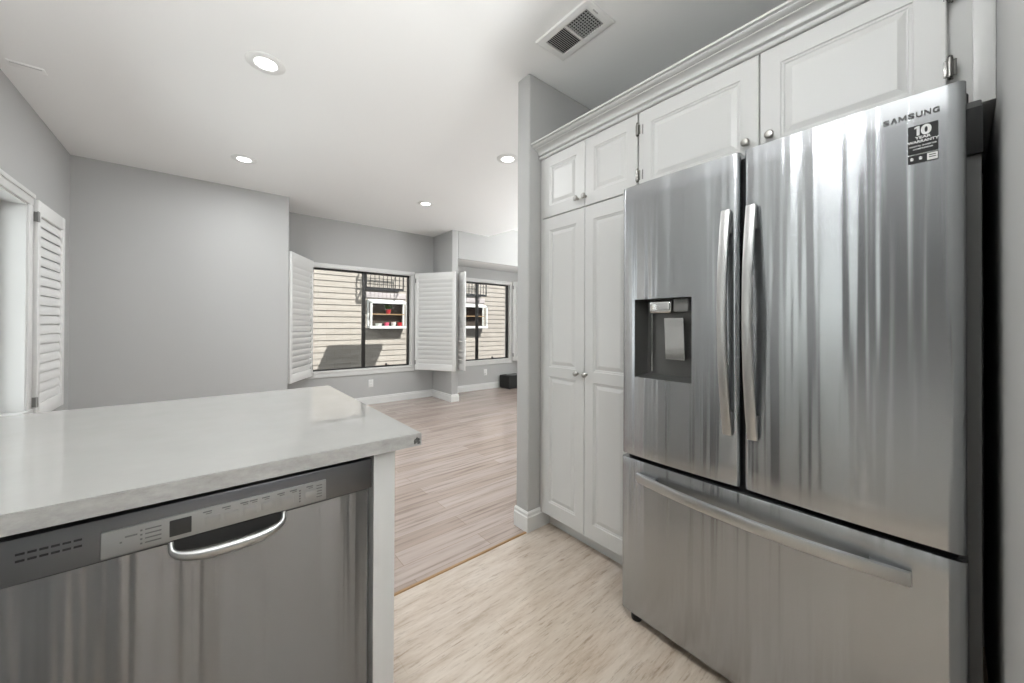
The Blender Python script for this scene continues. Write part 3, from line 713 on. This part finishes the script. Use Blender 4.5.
# dispenser niche
ya, yb, za, zb = HOLE; dep = .095; bm = new(); x0 = FX - .0045; xb = FX + .062
for q in (((x0, ya, za), (x0, yb, za), (xb, yb - .02, za + .012), (xb, ya + .02, za + .012)), ((x0, ya, zb), (x0, yb, zb), (xb, yb - .02, zb), (xb, ya + .02, zb)),
          ((x0, ya, za), (x0, ya, zb), (xb, ya + .02, zb), (xb, ya + .02, za + .012)), ((x0, yb, za), (x0, yb, zb), (xb, yb - .02, zb), (xb, yb - .02, za + .012)),
          ((xb, ya + .02, za + .012), (xb, yb - .02, za + .012), (xb, yb - .02, zb), (xb, ya + .02, zb))): quad(bm, *q)
M_niche = mat('grey_dispenser_niche', (.13, .13, .125), .35, .6)
obj('dispenser_niche', bm, M_niche, ld)
bm = new(); box(bm, FX + .004, FX + .05, .690, .784, 1.262, 1.314, .012, 3); obj('dispenser_spout', bm, M_chrome, ld); bm = new(); box(bm, FX + .014, FX + .055, .630, .688, 1.268, 1.318, .006); obj('ice_chute', bm, M_case, ld)
bm = new(); prism(bm, [(FX + .030, 1.245), (FX + .022, 1.245), (FX + .034, 1.085), (FX + .046, 1.085), (FX + .050, 1.10)], 'Y', .652, .726); obj('dispenser_paddle', bm, M_chrome, ld)
bm = new(); tube(bm, [(FX + .05, .792, 1.30), (FX + .05, .792, 1.03)], .004, 8); obj('dispenser_trim', bm, M_chrome, ld)
# lettering and sticker on the right door: u runs towards -Y
def on_door(y0, z0, off=.002):
    c, hw_ = (FY0 + .4435) / 2, (.4435 - FY0) / 2
    def P(u, v):
        y = y0 - u; return Vector((FX - .007 * max(0, 1 - ((y - c) / hw_) ** 2) - off, y, z0 + v))
    return P
bm = new(); cur = 0.; y_start, z_base = .1205, 1.7315; step = .0136
for ch_ in 'SAMSUNG':
    P = on_door(y_start - cur, z_base)
    if ch_ == 'A':   # barless A
        w_, h_, s_ = .0118, .0128, .0034
        for pts_ in (((0, 0), (s_, 0), (w_ / 2 + s_ * .5, h_), (w_ / 2 - s_ * .5, h_)), ((w_ - s_, 0), (w_, 0), (w_ / 2 + s_ * .5, h_), (w_ / 2 - s_ * .5, h_))): quad(bm, *[P(*p_) for p_ in pts_])
    elif ch_ == 'M':
        w_, h_, s_ = .0138, .0126, .0026
        for pts_ in (((0, 0), (s_, 0), (s_, h_), (0, h_)), ((w_ - s_, 0), (w_, 0), (w_, h_), (w_ - s_, h_)), ((s_, h_), (s_, h_ * .62), (w_ / 2, .0005), (w_ / 2, h_ * .42)), ((w_ - s_, h_), (w_ - s_, h_ * .62), (w_ / 2, .0005), (w_ / 2, h_ * .42))): quad(bm, *[P(*p_) for p_ in pts_])
    else: text_mesh(bm, ch_, .0176, P, 1.0, 0, .00035, fit=.0136 if ch_ == 'M' else .0112)
    cur += step + (.0024 if ch_ == 'M' else 0) 
obj('lettering', bm, M_ink, rd)
bm = new()
def plate(ya_, yb_, za_, zb_, off, mi):
    P = on_door(ya_, za_, off); n = 6; w_ = ya_ - yb_
    for k in range(n): quad(bm, P(w_ * k / n, 0), P(w_ * (k + 1) / n, 0), P(w_ * (k + 1) / n, zb_ - za_), P(w_ * k / n, zb_ - za_), mi=mi)
plate(.0770, .0275, 1.6415, 1.7105, .0014, 0); plate(.0770, .0275, 1.618, 1.638, .0014, 0); plate(.0455, .0285, 1.6195, 1.6365, .0019, 1)
mid = .05225
P = on_door(mid + .0145, 1.6848, .0024); quad(bm, P(.0042, 0), P(.0092, 0), P(.0092, .0232), P(.0042, .0232), mi=1); quad(bm, P(.0042, .0232), P(.0042, .0186), P(.0005, .0172), P(.0005, .0206), mi=1); text_mesh(bm, '0', .032, on_door(mid + .0035, 1.6850, .0024), 1, 1, .0014, fit=.0175)
text_mesh(bm, 'YEAR', .0088, on_door(mid, 1.6762, .0024), 1.2, 1, .0003, 'CENTER')
text_mesh(bm, 'WARRANTY', .0088, on_door(mid, 1.6668, .0024), 1.02, 1, .0003, 'CENTER')
text_mesh(bm, 'DIGITAL INVERTER', .0048, on_door(mid, 1.6575, .0024), 1.1, 1, .0001, 'CENTER')
text_mesh(bm, 'COMPRESSOR', .0048, on_door(mid, 1.6505, .0024), 1.1, 1, .0001, 'CENTER')
for k, y in enumerate((.0705, .0560)):
    P = on_door(y, 1.628, .0022); quad(bm, P(-.0025, -.003), P(.0025, -.003), P(.0025, .001), P(-.0025, .001), mi=1); quad(bm, P(-.0035, .0015), P(.0035, .0015), P(0, .005), P(-.001, .005), mi=1)
for k in range(2):
    P = on_door(.037, 1.6255 + k * .005, .0026); quad(bm, P(-.0055, 0), P(.0055, 0), P(.0055, .002), P(-.0055, .002), mi=0)
obj('sticker', bm, [M_sticker, M_stwhite], rd)

# ------------------------------------------------------------------ ceiling fittings
def downlight(label, x, y):
    t = thing('recessed_light', label, 'light', (x, y, CE), 'recessed ceiling lights')
    bm = new(); lathe(bm, [(.098, 0), (.098, .003), (.092, .006), (.058, .0075), (.0545, .004), (.0545, .0005)], (x, y, CE), '-Z', 40); obj('trim_ring', bm, M_plastic, t)
    bm = new(); lathe(bm, [(.052, .001), (.052, .0066), (.03, .0076)], (x, y, CE), '-Z', 32); obj('lens', bm, M_lens, t)
    return t
def lamp(parent, z=-.012, watts=LAMP_W, size=.11, shape='DISK', spread=PI):
    l = bpy.data.lights.new('lamp', 'AREA'); l.energy = watts; l.shape = shape; l.size = size; l.spread = spread; l.color = (.968, .99, 1)
    o = bpy.data.objects.new('lamp', l); COL.objects.link(o); o.parent = parent; o.location = (0, 0, z); return o
spots = [((.247, 2.53), 'round recessed ceiling light nearest the camera, above the countertop end'), ((.245, 4.13), 'small recessed ceiling light in front of the plain grey back wall'),
         ((2.075, 2.58), 'recessed ceiling light partly hidden by the kitchen wall edge'), ((2.07, 4.19), 'small recessed ceiling light in front of the siding window, farthest from the camera')]
first = downlight(spots[0][1], *spots[0][0]); lamp(first)
for (x, y), lab in spots[1:]: dup(first, (x, y, CE), lab)

# ceiling vent: white frame, two louvre banks, near-black plate for the shade of the duct
vx0, vx1, vy0, vy1 = 1.335, 1.530, 1.080, 1.410
vent = thing('ceiling_vent', 'white rectangular ceiling vent with two dark louvre banks above the cabinets', 'vent', ((vx0 + vx1) / 2, (vy0 + vy1) / 2, CE))
bm = new(); f_ = .030; ym = (vy0 + vy1) / 2
o_ = .010; A_ = [(vx0 - o_, vy0 - o_), (vx1 + o_, vy0 - o_), (vx1 + o_, vy1 + o_), (vx0 - o_, vy1 + o_)]
def ring_(ins, z): return [bm.verts.new((x + (ins if x < (vx0 + vx1) / 2 else -ins), y + (ins if y < ym else -ins), z)) for x, y in A_]
R_ = [ring_(0, CE - .0005), ring_(.003, CE - .006), ring_(.008, CE - .009), ring_(o_ + f_, CE - .009), ring_(o_ + f_, CE - .0005)]
for P_, Q_ in zip(R_, R_[1:] + R_[:1]):
    for k in range(4): bm.faces.new((P_[k], P_[(k + 1) % 4], Q_[(k + 1) % 4], Q_[k]))
box(bm, vx0 + f_, vx1 - f_, ym - .006, ym + .006, CE - .0088, CE - .0006)
obj('frame', bm, M_plastic, vent)
bm = new(); box(bm, vx0 + .01, vx1 - .01, vy0 + .01, vy1 - .01, CE - .0015, CE - .0005); obj('duct_shade_plate', bm, M_dark, vent)  # thin near-black plate standing in for shade in the duct
M_slat = mat('grey_vent_slat', (.48, .48, .47), .5)
bm = new(); n = 12
for i in range(n):
    y = ym + .008 + (vy1 - f_ - ym - .008) * (i + .5) / n; prism(bm, [(y - .0045, CE - .007), (y - .0025, CE - .0075), (y + .0035, CE - .002), (y + .0015, CE - .002)], 'X', vx0 + f_ - .002, vx1 - f_ + .002)
obj('louvers', bm, M_slat, vent)
bm = new(); n = 9
for i in range(n):
    y = vy0 + f_ + (ym - .008 - vy0 - f_) * (i + .5) / n; prism(bm, [(y - .0025, CE - .0075), (y + .0005, CE - .0075), (y + .0005, CE - .002), (y - .0015, CE - .002)], 'X', vx0 + f_ - .002, vx1 - f_ + .002)
for i in range(9):
    x = vx0 + f_ + (vx1 - vx0 - 2 * f_) * (i + .5) / 9; box(bm, x - .0015, x + .0015, vy0 + f_ - .002, ym - .004, CE - .0045, CE - .002)
obj('louvers', bm, M_slat, vent)
bm = new(); box(bm, vx0 + .055, vx0 + .09, vy0 + .008, vy0 + .013, CE - .013, CE - .008, .001); obj('damper_lever', bm, M_slat, vent)

t = thing('ceiling_register', 'small white slotted plate on the ceiling near the left wall', 'vent', (-.82, 3.46, CE))
bm = new(); box(bm, -.895, -.755, 3.43, 3.50, CE - .006, CE - .0005, .002); obj('plate', bm, M_ceil, t)
bm = new(); box(bm, -.885, -.765, 3.444, 3.452, CE - .0075, CE - .005); obj('slot', bm, M_slat, t)

def outlet(x, z, label):
    t = thing('wall_outlet', label, 'outlet', (x, YF, z), 'wall outlets')
    bm = new(); box(bm, x - .037, x + .037, YF - .006, YF - .0003, z - .058, z + .058, .003); obj('cover_plate', bm, M_plastic, t)
    for dz in (-.021, .021):
        bm = new(); box(bm, x - .017, x + .017, YF - .0085, YF - .004, z + dz - .014, z + dz + .014, .005); s_ = obj('socket', bm, M_plastic, t)
        bm = new()
        for dx in (-.006, .006): box(bm, x + dx - .0012, x + dx + .0012, YF - .0092, YF - .007, z + dz - .003, z + dz + .005)
        obj('slots', bm, M_black, s_)
outlet(1.922, .318, 'white wall outlet under the siding window'); outlet(4.06, .318, 'white wall outlet low in the window alcove beside the black box')

t = thing('black_box', 'small black box on the floor below the alcove window', 'box', (4.60, 5.50, 0))
bm = new(); box(bm, 4.37, 4.76, 5.36, 5.66, .012, .25, .012, 3); obj('body', bm, M_sub, t)
bm = new(); lathe(bm, [(.12, 0), (.12, .006), (.10, .010), (.09, .006)], (4.57, 5.51, .248), n=28); obj('lid', bm, mat('grey_plastic_lid', (.10, .10, .10), .4), t)
for x in (4.41, 4.72):
    for y in (5.40, 5.62):
        bm = new(); lathe(bm, [(.012, 0), (.014, .004), (.014, .014)], (x, y, 0), n=10); obj('foot', bm, M_black, t)

# unseen fill lamps, added to brighten the rooms: hanging globes and bowl uplights
def globe(label, x, y, zc, watts, standing=False, r=.11):
    t = thing('added_globe_lamp', label, 'lamp', (x, y, 0 if standing else zc))
    bm = new()
    if standing: tube(bm, [(x, y, .02), (x, y, zc - .09)], .011, 10); lathe(bm, [(.15, 0), (.15, .012), (.03, .03), (.011, .05)], (x, y, 0), n=28)
    else: tube(bm, [(x, y, zc + r - .02), (x, y, CE - .01)], .006, 8); lathe(bm, [(.05, 0), (.05, .02), (.03, .03)], (x, y, CE), '-Z', 20)
    obj('stem', bm, M_nickel, t)
    bm = new(); bmesh.ops.create_uvsphere(bm, u_segments=24, v_segments=14, radius=r - .01)
    for v in bm.verts: v.co += Vector((x, y, zc))
    obj('globe', bm, M_globe, t)
    l = bpy.data.lights.new('bulb', 'POINT'); l.energy = watts; l.shadow_soft_size = r; l.color = (.968, .99, 1)
    o = bpy.data.objects.new('bulb', l); COL.objects.link(o); o.parent = t; o.location = (0, 0, zc if standing else 0)
    return t
globe('added, unseen opal globe lamp hanging over the kitchen floor in front of the refrigerator', .50, .40, 2.27, 98, r=.15)
globe('added, unseen opal globe lamp hanging in the kitchen behind the camera', .7, -1.5, 2.10, 72)
def torchiere(label, x, y, zt, watts, zb=0.):  # unseen uplight, added to bounce light off the ceiling
    t = thing('added_torchiere_lamp', label, 'lamp', (x, y, zb))
    bm = new(); q = .15 if zb == 0 else .08; tube(bm, [(x, y, zb + .02), (x, y, zt - .10)], .012, 10); lathe(bm, [(q, 0), (q, .015), (.03, .03), (.012, .05)], (x, y, zb), n=28); obj('stand', bm, M_nickel, t)
    bm = new(); prof = [(.02, -.11), (.09, -.09), (.16, -.03), (.18, .01), (.174, .01), (.155, -.025), (.085, -.08), (.015, -.098)]
    lathe(bm, prof, (x, y, zt), n=32); obj('bowl', bm, M_plastic, t)
    l = lamp(t, zt - .03 - zb, watts, .24); l.rotation_euler = (PI, 0, 0)
    return t
torchiere('added, unseen white bowl torchiere floor lamp in the living room behind the kitchen wall', 5.3, 2.6, 1.35, 190)
torchiere('added, unseen white bowl torchiere floor lamp in the kitchen behind the camera', .45, -1.35, 1.25, 175)
torchiere('added, unseen white bowl uplight lamp standing on the countertop along the left wall', -.66, .70, 1.16, 13, CT)
